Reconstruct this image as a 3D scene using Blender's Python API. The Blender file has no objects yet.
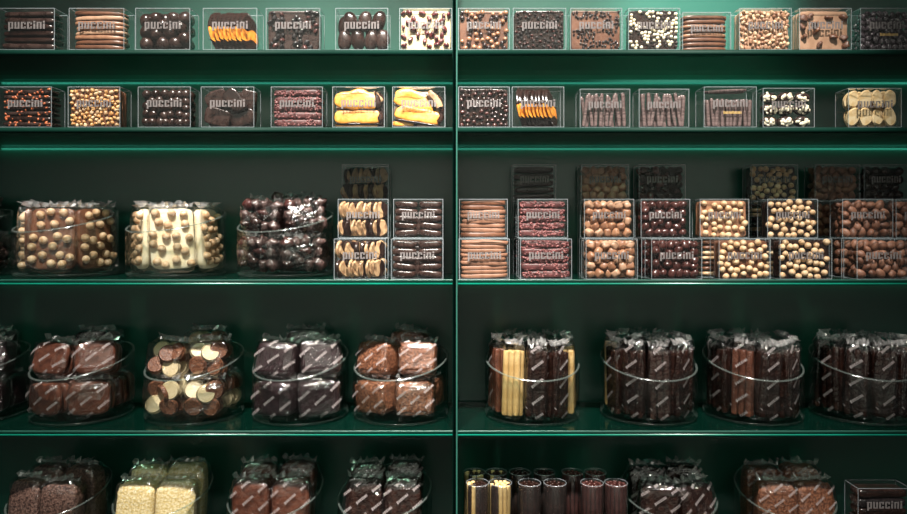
import bpy, math, random
import numpy as np
from mathutils import Matrix, Vector, Euler, noise

SC = bpy.context.scene
COL = SC.collection
R = math.radians
F, D0, VX, VY, CZ = 690.0, 1.2, 455.0, 229.0, 1.35      # focal length in pixels, camera distance to shelf fronts, horizon, eye height


def s_at(y): return (D0 + y) / F
def wx(px, y=0.0): return (px - VX) * s_at(y)
def wz(py, y=0.0): return CZ + (VY - py) * s_at(y)


# ------------------------------------------------------------------ materials
def new_mat(name):
    m = bpy.data.materials.new(name); m.use_nodes = True
    nt = m.node_tree; nt.nodes.clear()
    out = nt.nodes.new('ShaderNodeOutputMaterial')
    return m, nt, out


def pm(name, col, rough=.4, col2=None, scale=120.0, lo=.4, hi=.6, bump=0.0, bscale=None, spec=.5, sss=0.0, metal=0.0, coat=0.0, ior=1.5):
    m, nt, out = new_mat(name)
    p = nt.nodes.new('ShaderNodeBsdfPrincipled')
    p.inputs['Base Color'].default_value = (*col, 1); p.inputs['Roughness'].default_value = rough
    p.inputs['Specular IOR Level'].default_value = spec; p.inputs['Metallic'].default_value = metal
    p.inputs['IOR'].default_value = ior
    p.inputs['Coat Weight'].default_value = coat; p.inputs['Coat Roughness'].default_value = .15
    if sss:
        p.inputs['Subsurface Weight'].default_value = sss
        p.inputs['Subsurface Radius'].default_value = (.006, .003, .001)
    tc = nt.nodes.new('ShaderNodeTexCoord')
    if col2 is not None:
        n = nt.nodes.new('ShaderNodeTexNoise'); n.inputs['Scale'].default_value = scale; n.inputs['Detail'].default_value = 3
        nt.links.new(tc.outputs['Object'], n.inputs['Vector'])
        r = nt.nodes.new('ShaderNodeValToRGB')
        r.color_ramp.elements[0].position = lo; r.color_ramp.elements[1].position = hi
        r.color_ramp.elements[0].color = (*col, 1); r.color_ramp.elements[1].color = (*col2, 1)
        nt.links.new(n.outputs['Fac'], r.inputs['Fac']); nt.links.new(r.outputs['Color'], p.inputs['Base Color'])
    if bump:
        n2 = nt.nodes.new('ShaderNodeTexNoise'); n2.inputs['Scale'].default_value = bscale or scale; n2.inputs['Detail'].default_value = 2
        nt.links.new(tc.outputs['Object'], n2.inputs['Vector'])
        b = nt.nodes.new('ShaderNodeBump'); b.inputs['Strength'].default_value = bump; b.inputs['Distance'].default_value = .002
        nt.links.new(n2.outputs['Fac'], b.inputs['Height']); nt.links.new(b.outputs['Normal'], p.inputs['Normal'])
    nt.links.new(p.outputs['BSDF'], out.inputs['Surface'])
    return m


def clear(name, tint=(1, 1, 1), base=.04, amp=.8, rough=.04, diff=0.0, dcol=(.8, .85, .85), bump=0.0, bscale=200, gcol=(1, 1, 1)):
    """thin clear sheet: tinted transparency, Schlick reflection, a little surface haze"""
    m, nt, out = new_mat(name)
    N, L = nt.nodes, nt.links
    t = N.new('ShaderNodeBsdfTransparent'); t.inputs['Color'].default_value = (*tint, 1)
    g = N.new('ShaderNodeBsdfGlossy'); g.inputs['Roughness'].default_value = rough; g.inputs['Color'].default_value = (*gcol, 1)
    lw = N.new('ShaderNodeLayerWeight'); lw.inputs['Blend'].default_value = .5
    pw = N.new('ShaderNodeMath'); pw.operation = 'POWER'; pw.inputs[1].default_value = 4
    ma = N.new('ShaderNodeMath'); ma.operation = 'MULTIPLY_ADD'; ma.inputs[1].default_value = amp; ma.inputs[2].default_value = base
    ma.use_clamp = True
    L.new(lw.outputs['Facing'], pw.inputs[0]); L.new(pw.outputs[0], ma.inputs[0])
    if bump:
        tc = N.new('ShaderNodeTexCoord')
        n2 = N.new('ShaderNodeTexNoise'); n2.inputs['Scale'].default_value = bscale
        L.new(tc.outputs['Object'], n2.inputs['Vector'])
        b = N.new('ShaderNodeBump'); b.inputs['Strength'].default_value = bump; b.inputs['Distance'].default_value = .003
        L.new(n2.outputs['Fac'], b.inputs['Height']); L.new(b.outputs['Normal'], g.inputs['Normal'])
    mx = N.new('ShaderNodeMixShader')
    L.new(ma.outputs[0], mx.inputs[0]); L.new(t.outputs[0], mx.inputs[1]); L.new(g.outputs[0], mx.inputs[2])
    last = mx
    if diff:
        d = N.new('ShaderNodeBsdfDiffuse'); d.inputs['Color'].default_value = (*dcol, 1)
        m2 = N.new('ShaderNodeMixShader'); m2.inputs[0].default_value = diff
        L.new(mx.outputs[0], m2.inputs[1]); L.new(d.outputs[0], m2.inputs[2]); last = m2
    L.new(last.outputs[0], out.inputs['Surface'])
    return m


M = {}
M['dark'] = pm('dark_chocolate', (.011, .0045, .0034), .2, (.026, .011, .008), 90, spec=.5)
M['darkmatte'] = pm('dark_chocolate_dusty', (.020, .0085, .0065), .27, (.040, .022, .018), 140)
M['dusty'] = pm('dark_stick_bloom', (.04, .024, .022), .25, (.20, .14, .135), 90, spec=.6)
M['milk'] = pm('milk_chocolate', (.10, .036, .017), .4, (.15, .06, .03), 70)
M['milkpale'] = pm('pale_milk_chocolate', (.34, .19, .115), .45, (.42, .25, .16), 60)
M['praline'] = pm('praline_milk', (.22, .095, .050), .42, (.33, .165, .09), 60)
M['thin'] = pm('milk_chocolate_thin', (.18, .083, .048), .42, (.25, .122, .075), 60)
M['clusterbrown'] = pm('cluster_brown', (.035, .018, .016), .35, (.10, .062, .056), 150)
M['whitebag'] = pm('white_bark', (.78, .66, .42), .45, (.84, .75, .55), 50)
M['berryslab'] = pm('berry_slab', (.05, .014, .014), .45, (.10, .028, .028), 130)
M['beanred'] = pm('glazed_dark_bean', (.038, .0115, .010), .25, (.066, .022, .019), 60, spec=.6)
M['almond'] = pm('cocoa_almond', (.15, .06, .034), .55, (.24, .11, .066), 90)
M['almonddark'] = pm('cocoa_almond_dark', (.09, .033, .018), .55, (.14, .06, .035), 90)
M['white'] = pm('white_chocolate', (.50, .40, .22), .45, (.58, .48, .30), 50)
M['whitecrunch'] = pm('crunchy_white_chocolate', (.62, .47, .19), .5, (.80, .70, .44), 260, .42, .58, .8, 300)
M['hazelnut'] = pm('hazelnut', (.44, .265, .13), .5, (.62, .45, .28), 90)
M['golden'] = pm('caramel_nut', (.42, .19, .055), .35, (.62, .37, .15), 120)
M['cranberry'] = pm('cranberry', (.035, .004, .006), .35, (.10, .012, .014), 160)
M['redbit'] = pm('red_crumb', (.10, .022, .024), .4, (.22, .075, .072), 180)
M['orangebit'] = pm('orange_peel_crumb', (.30, .06, .02), .4, (.5, .13, .04), 160)
M['orange'] = pm('candied_orange', (.62, .17, .012), .25, (.80, .34, .04), 90, sss=.2, spec=.6)
M['mango'] = pm('candied_mango', (.52, .17, .008), .36, (.66, .35, .075), 70, .35, .65, .5, 90)
M['apricot'] = pm('apricot_half', (.24, .13, .065), .42, (.42, .27, .145), 80)
M['cream'] = pm('cream_biscuit', (.66, .46, .22), .5, (.78, .62, .38), 80)
M['creamstick'] = pm('white_chocolate_stick', (.42, .27, .10), .42, (.56, .40, .18), 50)
M['zebra'] = pm('marbled_stick', (.74, .64, .42), .4, (.06, .025, .015), 45, .5, .58)
M['pearlcream'] = pm('cream_pearl', (.80, .70, .48), .35, (.85, .78, .62), 90)
M['pearlmilk'] = pm('milk_pearl', (.27, .12, .06), .25, (.36, .18, .10), 90, spec=.7)
M['pearldark'] = pm('dark_pearl', (.018, .009, .010), .2, (.04, .022, .022), 90, spec=.8)
M['nib'] = pm('black_nib', (.008, .006, .007), .15, (.02, .015, .016), 90, spec=.9)
M['bean'] = pm('coffee_bean', (.035, .024, .03), .22, (.075, .055, .068), 90, spec=.8)
M['nutlight'] = pm('chopped_nut', (.45, .27, .15), .5, (.62, .44, .28), 200)
M['crunchmilk'] = pm('crunchy_milk', (.075, .024, .011), .45, (.21, .085, .042), 260, .4, .6, .8, 320)
M['crunchbrown'] = pm('crunchy_brown', (.04, .018, .014), .5, (.19, .11, .085), 280, .4, .62, .9, 320)
M['cocoa'] = pm('cocoa_brown_block', (.065, .02, .011), .4, (.11, .038, .021), 120)
M['dotdark'] = pm('speckled_dark', (.012, .006, .0065), .3, (.042, .023, .027), 420, .45, .6)
M['ink'] = pm('pale_ink', (.30, .27, .27), .45, spec=.3)
M['boxink'] = clear('frosted_lettering', (.55, .55, .55), .05, .3, .3, .45, (.30, .275, .275))
M['gold'] = pm('gold_ink', (.50, .34, .12), .4)
M['cell'] = clear('cellophane', (.96, .96, .96), .125, .6, .10, 0, bump=.5, bscale=170)
M['cellfold'] = clear('cellophane_fold', (.93, .93, .93), .25, .5, .14, .15, (.8, .8, .8))
M['acryl'] = clear('clear_acrylic', (.97, .98, .98), .04, .7, .06, .003, (.8, .84, .9))
M['acryledge'] = clear('acrylic_edge', (.75, .8, .8), .15, .5, .2, .22, (.60, .68, .74))
M['bowl'] = clear('bowl_glass', (.955, .975, .97), .03, .75, .02)
M['bowledge'] = clear('bowl_rim_glass', (.72, .82, .79), .18, .6, .10, .06, (.6, .75, .7))
M['tube'] = clear('tube_film', (.95, .96, .96), .05, .7, .07, .004)
M['shelf'] = clear('green_shelf_glass', (.20, .28, .24), .03, .6, .10, .10, (.004, .06, .04))
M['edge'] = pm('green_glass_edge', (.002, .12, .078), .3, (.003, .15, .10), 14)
M['edgeshade'] = pm('shaded_green_glass_edge', (.001, .022, .015), .6, spec=.15)  # shade put into the colour of the shelf front edges
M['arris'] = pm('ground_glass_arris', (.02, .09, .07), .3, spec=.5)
M['side'] = pm('green_side_glass', (.001, .028, .018), .2, spec=.5)
M['panel'] = pm('green_back_glass', (.011, .080, .056), .24, (.015, .090, .064), 3, spec=.8, coat=.4, ior=1.62)
M['plaster'] = pm('shop_plaster', (.55, .60, .55), .8)
M['gap'] = pm('gap_shade', (.0006, .004, .003), 1.0, spec=0)  # near-black colour paints the shade of the divider gap
M['floor'] = pm('shop_floor', (.05, .045, .04), .5)


# ------------------------------------------------------------------ mesh building
class MB:
    def __init__(s): s.v, s.f, s.m = [], [], []

    def add(s, v, f, mi=0, mat=None):
        o = len(s.v)
        s.v += [tuple(mat @ Vector(p)) for p in v] if mat is not None else [tuple(p) for p in v]
        s.f += [tuple(i + o for i in q) for q in f]; s.m += [mi] * len(f)
        return s

    def box(s, x0, x1, y0, y1, z0, z1, mi=0, mat=None):
        v = [(x, y, z) for x in (x0, x1) for y in (y0, y1) for z in (z0, z1)]
        return s.add(v, [(0, 1, 3, 2), (4, 6, 7, 5), (0, 4, 5, 1), (2, 3, 7, 6), (0, 2, 6, 4), (1, 5, 7, 3)], mi, mat)

    def mesh(s, name, mats, smooth=True):
        me = bpy.data.meshes.new(name)
        me.from_pydata(s.v, [], s.f)
        for m in (mats if isinstance(mats, (list, tuple)) else [mats]): me.materials.append(M[m])
        me.polygons.foreach_set('material_index', s.m)
        me.polygons.foreach_set('use_smooth', [smooth and len(q) < 9 for q in s.f])
        me.update()
        return me


def sp(c, e): return math.copysign(abs(c) ** e, c)


def superq(a, b, c, e1=1.0, e2=1.0, nu=14, nv=9, amp=0.0, freq=60.0, seed=0):
    """closed rounded body (superellipsoid), poles along z, surface roughened along the radius"""
    V, Fc = [], []
    for j in range(1, nv):
        t = -math.pi / 2 + math.pi * j / nv
        for i in range(nu):
            u = 2 * math.pi * i / nu
            V.append((a * sp(math.cos(t), e1) * sp(math.cos(u), e2), b * sp(math.cos(t), e1) * sp(math.sin(u), e2), c * sp(math.sin(t), e1)))
    n = len(V)
    V += [(0, 0, -c), (0, 0, c)]
    for j in range(nv - 2):
        for i in range(nu):
            k = (i + 1) % nu
            Fc.append((j * nu + i, j * nu + k, (j + 1) * nu + k, (j + 1) * nu + i))
    for i in range(nu):
        k = (i + 1) % nu
        Fc.append((n, k, i)); Fc.append((n + 1, (nv - 2) * nu + i, (nv - 2) * nu + k))
    if amp:
        W = []
        for p in V:
            q = Vector(p); d = q.normalized()
            W.append(tuple(q + d * amp * noise.noise(q * freq + Vector((seed * 7.3, seed * 3.1, seed)))))
        V = W
    return V, Fc


def disc(r, t, nu=20, wob=0.0, seed=0, sy=1.0, sides=0):
    """round coin with soft rim, axis along y"""
    V, Fc = [], []
    prof = [(.86, -.5), (1, -.25), (1, .25), (.86, .5)]
    for k, (rr, yy) in enumerate(prof):
        for i in range(nu):
            u = 2 * math.pi * i / nu
            q = r * rr * (1 + wob * noise.noise(Vector((math.cos(u) * 1.3 + seed * 5, math.sin(u) * 1.3, seed))))
            V.append((q * math.cos(u), t * yy, q * math.sin(u) * sy))
    for k in range(3):
        for i in range(nu):
            j = (i + 1) % nu
            Fc.append((k * nu + i, k * nu + j, (k + 1) * nu + j, (k + 1) * nu + i))
    Fc.append(tuple(range(nu - 1, -1, -1))[::-1]); Fc.append(tuple(3 * nu + i for i in range(nu))[::-1])
    return V, Fc


def TM(loc=(0, 0, 0), rot=(0, 0, 0), sc=(1, 1, 1)):
    return Matrix.LocRotScale(Vector(loc), Euler(rot), Vector(sc))


CACHE = {}
def cached(key, fn):
    if key not in CACHE: CACHE[key] = fn()
    return CACHE[key]


def blob(mat, a, b, c, e1=1.0, e2=1.0, amp=0.0, freq=60.0, var=0, nu=14, nv=9):
    return cached(('blob', mat, round(a, 5), round(b, 5), round(c, 5), e1, e2, amp, freq, var, nu, nv),
                  lambda: MB().add(*superq(a, b, c, e1, e2, nu, nv, amp, freq, var)).mesh(mat, mat))


# ------------------------------------------------------------------ objects
def thing(name, label, cat, loc=(0, 0, 0), rot=(0, 0, 0), group=None):
    o = bpy.data.objects.new(name, None); COL.objects.link(o)
    o.location = loc; o.rotation_euler = rot; o.empty_display_size = .02
    o['label'] = label; o['category'] = cat
    if group: o['group'] = group
    return o


def mesh_thing(name, me, label, cat, mat=None, group=None, kind=None):
    o = bpy.data.objects.new(name, me); COL.objects.link(o)
    if mat is not None: o.matrix_world = mat
    o['label'] = label; o['category'] = cat
    if group: o['group'] = group
    if kind: o['kind'] = kind
    return o


def part(name, me, parent, mat=None, label=None, kind=None):
    o = bpy.data.objects.new(name, me); COL.objects.link(o)
    o.parent = parent
    if mat is not None: o.matrix_local = mat
    if label: o['label'] = label
    if kind: o['kind'] = kind
    return o


def struct(name, me, mat=None):
    o = bpy.data.objects.new(name, me); COL.objects.link(o)
    if mat is not None: o.matrix_world = mat
    o['kind'] = 'structure'
    return o


# ------------------------------------------------------------------ lettering: condensed slab capitals drawn as strokes
GLY = {
    'p': [(0, .24, -.30, 1), (.42, .66, 0, 1), (.2, .45, .84, 1), (.2, .45, 0, .16)],
    'u': [(0, .24, 0, 1), (.42, .66, 0, 1), (.2, .45, 0, .18)],
    'c': [(0, .24, 0, 1), (.2, .62, .82, 1), (.2, .62, 0, .18), (.42, .66, .62, .98), (.42, .66, .02, .34)],
    'i': [(0, .26, 0, .76), (0, .26, .88, 1.14)],
    'n': [(0, .24, 0, 1), (.42, .66, 0, 1), (.2, .45, .82, 1)],
    'b': [(0, .24, 0, 1.3), (.42, .66, 0, 1), (.2, .45, .84, 1), (.2, .45, 0, .16)],
    'o': [(0, .24, 0, 1), (.42, .66, 0, 1), (.2, .45, .84, 1), (.2, .45, 0, .16)],
    'm': [(0, .2, 0, 1), (.36, .56, 0, 1), (.72, .92, 0, 1), (.18, .74, .82, 1)],
}


def word(w, gap=.17):
    x, out = 0, []
    for ch in w:
        for (a, b, c, d) in GLY[ch]: out.append((x + a, x + b, c, d))
        x += max(g[1] for g in GLY[ch]) + gap
    x -= gap
    return [(a - x / 2, b - x / 2, c - .5, d - .5) for a, b, c, d in out], x


def plate_word(txt, width, xh, mat):
    def fn():
        st, L = word(txt); k = width / L; mb = MB()
        for a, b, c, d in st: mb.box(a * k, b * k, -.0003, 0, c * xh, d * xh)
        return mb.mesh('lettering', mat, False)
    return cached(('word', txt, width, xh, mat), fn)


# ------------------------------------------------------------------ clear boxes
def shell_mesh(W, H, d):
    def fn():
        mb = MB(); e = .0007; w = W / 2
        v = [(x, y, z) for x in (-w, w) for y in (0, d) for z in (0, H)]
        mb.add(v, [(0, 1, 3, 2), (4, 6, 7, 5), (0, 4, 5, 1), (2, 3, 7, 6), (0, 2, 6, 4), (1, 5, 7, 3)], 0)
        i = .0002
        for x in (-w, w):
            xa, xb = (x - i, x + e) if x < 0 else (x - e, x + i)
            for y in (0, d):
                ya, yb = (y - i, y + e) if y == 0 else (y - e, y + i)
                mb.box(xa, xb, ya, yb, 0, H, 1)
            for z in (0, H):
                za, zb = (z, z + e) if z == 0 else (z - e, z + i)
                mb.box(xa, xb, e, d - e, za, zb, 1)
        for y in (0, d):
            ya, yb = (y - i, y + e) if y == 0 else (y - e, y + i)
            for z in (0, H):
                za, zb = (z, z + e) if z == 0 else (z - e, z + i)
                mb.box(-w + e, w - e, ya, yb, za, zb, 1)
        return mb.mesh('shell', ['acryl', 'acryledge'], False)
    return cached(('shell', round(W, 4), round(H, 4), round(d, 4)), fn)


ORD = ['first', 'second', 'third', 'fourth', 'fifth', 'sixth', 'seventh', 'eighth', 'ninth', 'tenth', 'eleventh', 'twelfth', 'thirteenth', 'fourteenth', 'fifteenth', 'sixteenth']


class Box:
    def __init__(s, cx, y, z, W, H, d, label, place, tag=None, letters=True, rz=0.0):
        s.cx, s.y, s.z, s.W, s.H, s.d, s.place = cx, y, z, W, H, d, place
        s.mw = TM((cx, y, z), (0, 0, rz))
        s.o = thing('clear_box', label, 'box', (cx, y, z), (0, 0, rz), 'clear gift boxes on the shelves')
        part('shell', shell_mesh(W, H, d), s.o)
        if letters:
            part('lettering', plate_word('puccini', W * .66, H * .165, 'boxink'), s.o, TM((0, -.0004, H * .585)), 'pale grey printed lettering')
        if tag:
            part('tagline', plate_word('bomboni', W * .34, H * .055, 'gold'), s.o, TM((W * .04, -.0004, H * .36)), 'small gold printed lettering')
        s.x0, s.x1, s.z0, s.z1 = -W / 2 + .0025, W / 2 - .0025, .0016, H - .003
        s.y0, s.y1 = .0022, d - .003
        s.rng = random.Random(int(cx * 1e5) ^ int(z * 1e5) ^ int(y * 1e4))

    def piece(s, name, me, label, cat, mat, group=None):
        return mesh_thing(name, me, label, cat, s.mw @ mat, group)

    def root(s, name, label, cat, mat, group=None):
        o = thing(name, label, cat, (0, 0, 0), (0, 0, 0), group)
        o.matrix_world = s.mw @ mat
        return o


def pack(rng, n, r, bx):
    """settle n balls of radius r in the box, pushed down and to the front, none overlapping"""
    g = np.random.default_rng(rng.randrange(1 << 30))
    lo = np.array([bx.x0 + r, bx.y0 + r, bx.z0 + r]); hi = np.array([bx.x1 - r, bx.y1 - r, bx.z1 - r])
    hi = np.maximum(hi, lo)
    p = lo + g.random((n, 3)) * (hi - lo)
    for it in range(220):
        df = p[:, None] - p[None]; ds = np.linalg.norm(df, axis=2) + np.eye(n)
        ov = np.clip(2 * r - ds, 0, None); np.fill_diagonal(ov, 0)
        p = p + (df / ds[..., None] * ov[..., None]).sum(1) * .45
        if it < 150:
            p[:, 2] -= r * .02; p[:, 1] -= r * .015
        p = np.clip(p, lo, hi)
    return p


def fill_pack(bx, name, mats, r, n, shape, plabel, cat, squash=.0):
    for p in pack(bx.rng, n, r, bx):
        q = bx.rng
        v = q.randrange(3); mt = q.choice(mats)
        a, b, c, e1, e2, amp = shape
        me = blob(mt, r * a, r * b, r * c, e1, e2, r * amp, .9 / r, v, 14, 9)
        rot = (q.uniform(0, 6.28), q.uniform(0, 6.28), q.uniform(0, 6.28)) if squash == 0 else (q.uniform(-squash, squash), q.uniform(-squash, squash), q.uniform(0, 6.28))
        bx.piece(name, me, plabel + ' in ' + bx.place, cat, TM(p, rot), plabel + 's in ' + bx.place)


def fill_layers(bx, name, mats, n, plabel, cat, bits=None, gap=.16, tilt=.02, wob=.002, round_=.25, e1=.38):
    """flat pieces lying one on another"""
    q = bx.rng
    hh = (bx.z1 - bx.z0) / n
    for k in range(n):
        t = hh * (1 - gap * q.uniform(.5, 1.4))
        w = (bx.x1 - bx.x0) / 2 * q.uniform(.975, 1.0)
        dy = (bx.y1 - bx.y0) / 2 * .94
        mt = q.choice(mats)
        me = MB().add(*superq(w, dy, t / 2, e1, round_, 32, 9, wob, 40, q.random() * 9)).mesh(name, mt)
        lb = ('topmost ' if k == n - 1 else 'bottom ' if k == 0 else ORD[n - 1 - k] + '-highest ') + plabel + ' in ' + bx.place
        ml = TM((q.uniform(-.0006, .0006), (bx.y0 + bx.y1) / 2, bx.z0 + hh * (k + .5)), (0, q.uniform(-tilt, tilt), 0))
        if bits:
            o = bx.root(name, lb, cat, ml, plabel + 's in ' + bx.place)
            part('slab', me, o)
            bm_, nb, br = bits
            mb = MB()
            for _ in range(nb):
                x, z = q.uniform(-w * .95, w * .95), q.uniform(-t * .42, t * .42)
                mb.add(*superq(br * q.uniform(.6, 1.2), br * .7, br * q.uniform(.5, .9), 1, 1, 7, 5, br * .4, 300, q.random() * 9), 0,
                       TM((x, -dy * .97 + q.uniform(0, .002), z), (q.uniform(0, 3), q.uniform(0, 3), 0)))
            part('fruit_crumbs', mb.mesh('crumbs', bm_), o, None, 'red crumbs stuck to the slab', 'stuff')
        else:
            bx.piece(name, me, lb, cat, ml, plabel + 's in ' + bx.place)


def fill_sticks(bx, name, mat, n, r, plabel, cat, lean=.10, top=0):
    q = bx.rng
    H = bx.z1 - bx.z0 - top * r * 2.2
    for row in range(2):
        for k in range(n):
            x = bx.x0 + r + (bx.x1 - bx.x0 - 2 * r) * (k + .5) / n + q.uniform(-.001, .001)
            h = H * q.uniform(.88, .97)
            me = cached(('stick', mat, r, k % 4, row), lambda: MB().add(*superq(r, r * 1.3, .5, .25, .6, 12, 12, r * .25, 90, k)).mesh(name, mat))
            lb = '%s %s from left, %s row, in %s' % (ORD[k], plabel, 'front' if row == 0 else 'back', bx.place)
            lo = q.uniform(-lean, lean)
            lim = max(0.0, min(x - bx.x0, bx.x1 - x) - r) / (h / 2)
            lo = max(-lim, min(lim, lo))
            bx.piece(name, me, lb, cat, TM((x, bx.y0 + r * 1.7 + row * r * 3.4, bx.z0 + h / 2), (0, lo, 0), (1, 1, h)), plabel + 's in ' + bx.place)
    for k in range(top):
        me = cached(('stickh', mat, r), lambda: MB().add(*superq(.5, r * 1.2, r, .6, .3, 16, 8, r * .3, 90, 3)).mesh(name, mat))
        bx.piece(name, me, '%s lying on top in %s' % (plabel, bx.place), cat,
                 TM((-.004, bx.y0 + .006 + k * .009, bx.z1 - r * 1.1), (0, q.uniform(-.05, .05), 0), (.072, 1, 1)), plabel + 's in ' + bx.place)


def bark_slab(bx, mat, plabel, tops, cat='chocolate bark', backs=2, thick=.0085):
    """upright slab at the front with toppings, plain slabs behind it; tops = list of (part name, materials, radius, count, shape, patches)"""
    q = bx.rng
    W, H = bx.x1 - bx.x0, bx.z1 - bx.z0
    tmax = max([t[2] for t in tops] + [.001])
    yf = bx.y0 + tmax * .9
    ml = TM((0, yf + thick / 2, bx.z0 + H / 2))
    o = bx.root('chocolate_bark', plabel + ' in ' + bx.place, cat, ml, None)
    me = MB().add(*superq(W * .498, thick / 2, H * .498, .12, .12, 36, 24, .0016, 50, q.random() * 9)).mesh('slab', mat)
    part('slab', me, o)
    pts = []
    for (nm, mats, r, n, shape, patches) in tops:
        placed, tries = 0, 0
        while placed < n and tries < n * 60:
            tries += 1
            x, z = q.uniform(-W * .475, W * .475), q.uniform(-H * .47, H * .47)
            if patches and noise.noise(Vector((x * patches + bx.cx * 50, z * patches, bx.z * 9))) < -.12: continue
            if any((x - a) ** 2 + (z - b) ** 2 < ((r + rr) * .88) ** 2 for a, b, rr in pts): continue
            pts.append((x, z, r)); placed += 1
            a, b, c, e1, e2, amp = shape
            k = q.uniform(.85, 1.1)
            m2 = blob(q.choice(mats), r * a, r * b, r * c, e1, e2, r * amp, .9 / r, q.randrange(3), 10 if r < .003 else 14, 7 if r < .003 else 9)
            part(nm, m2, o, TM((x, -thick / 2 - r * .3, z), (q.uniform(0, 6), q.uniform(0, 6), q.uniform(0, 6)), (k, k, k)))
    me2 = MB().add(*superq(W * .495, thick / 2, H * .495, .12, .12, 20, 12, .0012, 50, 3)).mesh('slab', mat)
    for k in range(backs):
        y = yf + thick + .0012 + k * (thick + .0012) + thick / 2
        if y + thick / 2 > bx.y1: break
        bx.piece('chocolate_bark', me2, 'plain slab behind the topped one in %s' % bx.place, cat, TM((0, y, bx.z0 + H / 2)), 'plain back slabs in ' + bx.place)


def half_dipped(bx, name, r, t, fruit, coat, plabel, cat, mat, seed, axis_z=True, wob=.12, sy=1.0, cut=-.1, group=None, base=None):
    """fruit slice with one end dipped in chocolate: two closed meshes, the coat a slightly larger sleeve"""
    o = bx.root(name, plabel, cat, mat, group)
    part('fruit', cached(('fr', name, round(r, 4), t, fruit, seed % 3, sy), lambda: MB().add(*disc(r, t, 24, wob, seed % 3, sy)).mesh('fruit', fruit)), o)

    def fn():
        V, Fc = disc(r * 1.03, t * 1.25, 24, wob, seed % 3, sy)
        lim = cut * r
        V2 = [(x, y, max(z, lim + .08 * r * math.sin(x / r * 5))) for x, y, z in V]
        return MB().add(V2, Fc).mesh('coat', coat)
    part('chocolate_coating', cached(('ct', name, round(r, 4), t, coat, seed % 3, sy, cut), fn), o)
    if base is not None:
        def fb():
            V, Fc = disc(r * 1.03, t * 1.25, 24, wob, seed % 3, sy)
            return MB().add([(x, y, min(z, base * r + .10 * r * math.sin(x / r * 4 + 1))) for x, y, z in V], Fc).mesh('coat', coat)
        part('chocolate_foot', cached(('cf', name, round(r, 4), t, coat, seed % 3, sy, base), fb), o)
    return o


S_BALL = (.97, .97, .97, 1, 1, .06)
S_OVAL = (1.15, .85, .85, 1, 1, .1)
S_PRAL = (.95, .95, .80, .6, .55, .05)
S_ALM = (1.3, .92, .78, 1, 1, .1)
S_BEAN = (1.12, .92, .8, .8, .8, .08)


# ------------------------------------------------------------------ the shelving
XL0, XL1, XR0, XR1 = -1.08, -.0012, .0018, 1.08
SH = {1: wz(49.6), 2: wz(127.2), 3: wz(279.6), 4: wz(430.8), 5: wz(573)}
TH = .0098
SHN = {1: 'top', 2: 'second', 3: 'third', 4: 'fourth', 5: 'lowest'}
for k in SH:
    for side, (a, b) in (('left', (XL0, XL1 - .0032)), ('right', (XR0 + .003, XR1))):
        o = thing('glass_shelf', 'green glass shelf, %s one from the top in the %s-hand unit' % (ORD[k - 1], side), 'shelf', ((a + b) / 2, 0, SH[k] - TH), (0, 0, 0), 'green glass shelves')
        w = (b - a) / 2
        mb = MB(); e = .0012
        v = [(x, y, z) for x in (-w, w) for y in (e, .2 - e) for z in (0, TH)]
        mb.add(v, [(0, 2, 6, 4), (1, 5, 7, 3), (0, 1, 3, 2), (4, 6, 7, 5)])
        part('sheet', mb.mesh('sheet', 'shelf', False), o)
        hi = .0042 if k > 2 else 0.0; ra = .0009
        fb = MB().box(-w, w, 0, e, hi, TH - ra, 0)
        if hi: fb.box(-w, w, 0, e, 0, hi, 1)  # brighter lower strip paints the glow inside the lower shelves' glass
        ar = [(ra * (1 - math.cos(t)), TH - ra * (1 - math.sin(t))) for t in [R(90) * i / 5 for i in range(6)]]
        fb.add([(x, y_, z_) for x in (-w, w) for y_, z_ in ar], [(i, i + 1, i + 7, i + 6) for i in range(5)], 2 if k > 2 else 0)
        part('front_edge', fb.mesh('edge', ['edgeshade', 'edge', 'arris']), o, None, 'green front edge with light and shade in its colour')
        part('back_edge', MB().box(-w, w, .2 - e, .2, 0, TH).mesh('edge', 'edge', False), o, None, 'bright green polished back edge')
ZB, ZT = .35, 2.15
struct('wall_back', MB().box(XL0, XR1, .206, .22, ZB, ZT).mesh('wall', 'panel', False))
for nm, a, b, lab in (('divider_panel', XL1 - .0029, XL1, 'upright green glass panel closing the right end of the left-hand unit'),
                      ('divider_panel', XR0, XR0 + .0025, 'upright green glass panel closing the left end of the right-hand unit'),
                      ('divider_panel', XL0 - .006, XL0, 'upright green glass panel at the far left end'),
                      ('divider_panel', XR1, XR1 + .006, 'upright green glass panel at the far right end')):
    o = thing(nm, lab, 'panel', ((a + b) / 2, 0, ZB), (0, 0, 0), 'upright glass end panels')
    w = (b - a) / 2
    part('sheet', MB().box(-w, w, .0012, .205, 0, ZT - ZB).mesh('sheet', 'side', False), o)
    part('front_edge', MB().box(-w, w, 0, .0012, 0, ZT - ZB).mesh('edge', 'gap' if a < -.002 and a > -.5 else 'arris', False), o, None, 'green polished front edge')  # left divider edge painted as dark as the shaded gap beside it
struct('gap_shade_strip_1', MB().box(XL1, XR0, .03, .205, ZB, ZT).mesh('gap', 'gap', False))  # filler body, its colour standing in for shade between the panels
struct('floor', MB().box(-3, 3, -3.2, .3, -.02, 0).mesh('floor', 'floor', False))
struct('wall_base', MB().box(XL0, XR1, .0, .22, 0, ZB - .001).mesh('base', 'side', False))

# ------------------------------------------------------------------ boxes
BW, BH, BD = .0925, .0705, .042


def cbox(px0, px1, y, z, label, place, tag=None, W=None, H=None, letters=True):
    cx = wx((px0 + px1) / 2, y)
    w = W or (px1 - px0) * s_at(y)
    return Box(cx, y, z + .0003, w, H or BH, BD, label, place, tag, letters)


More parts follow.
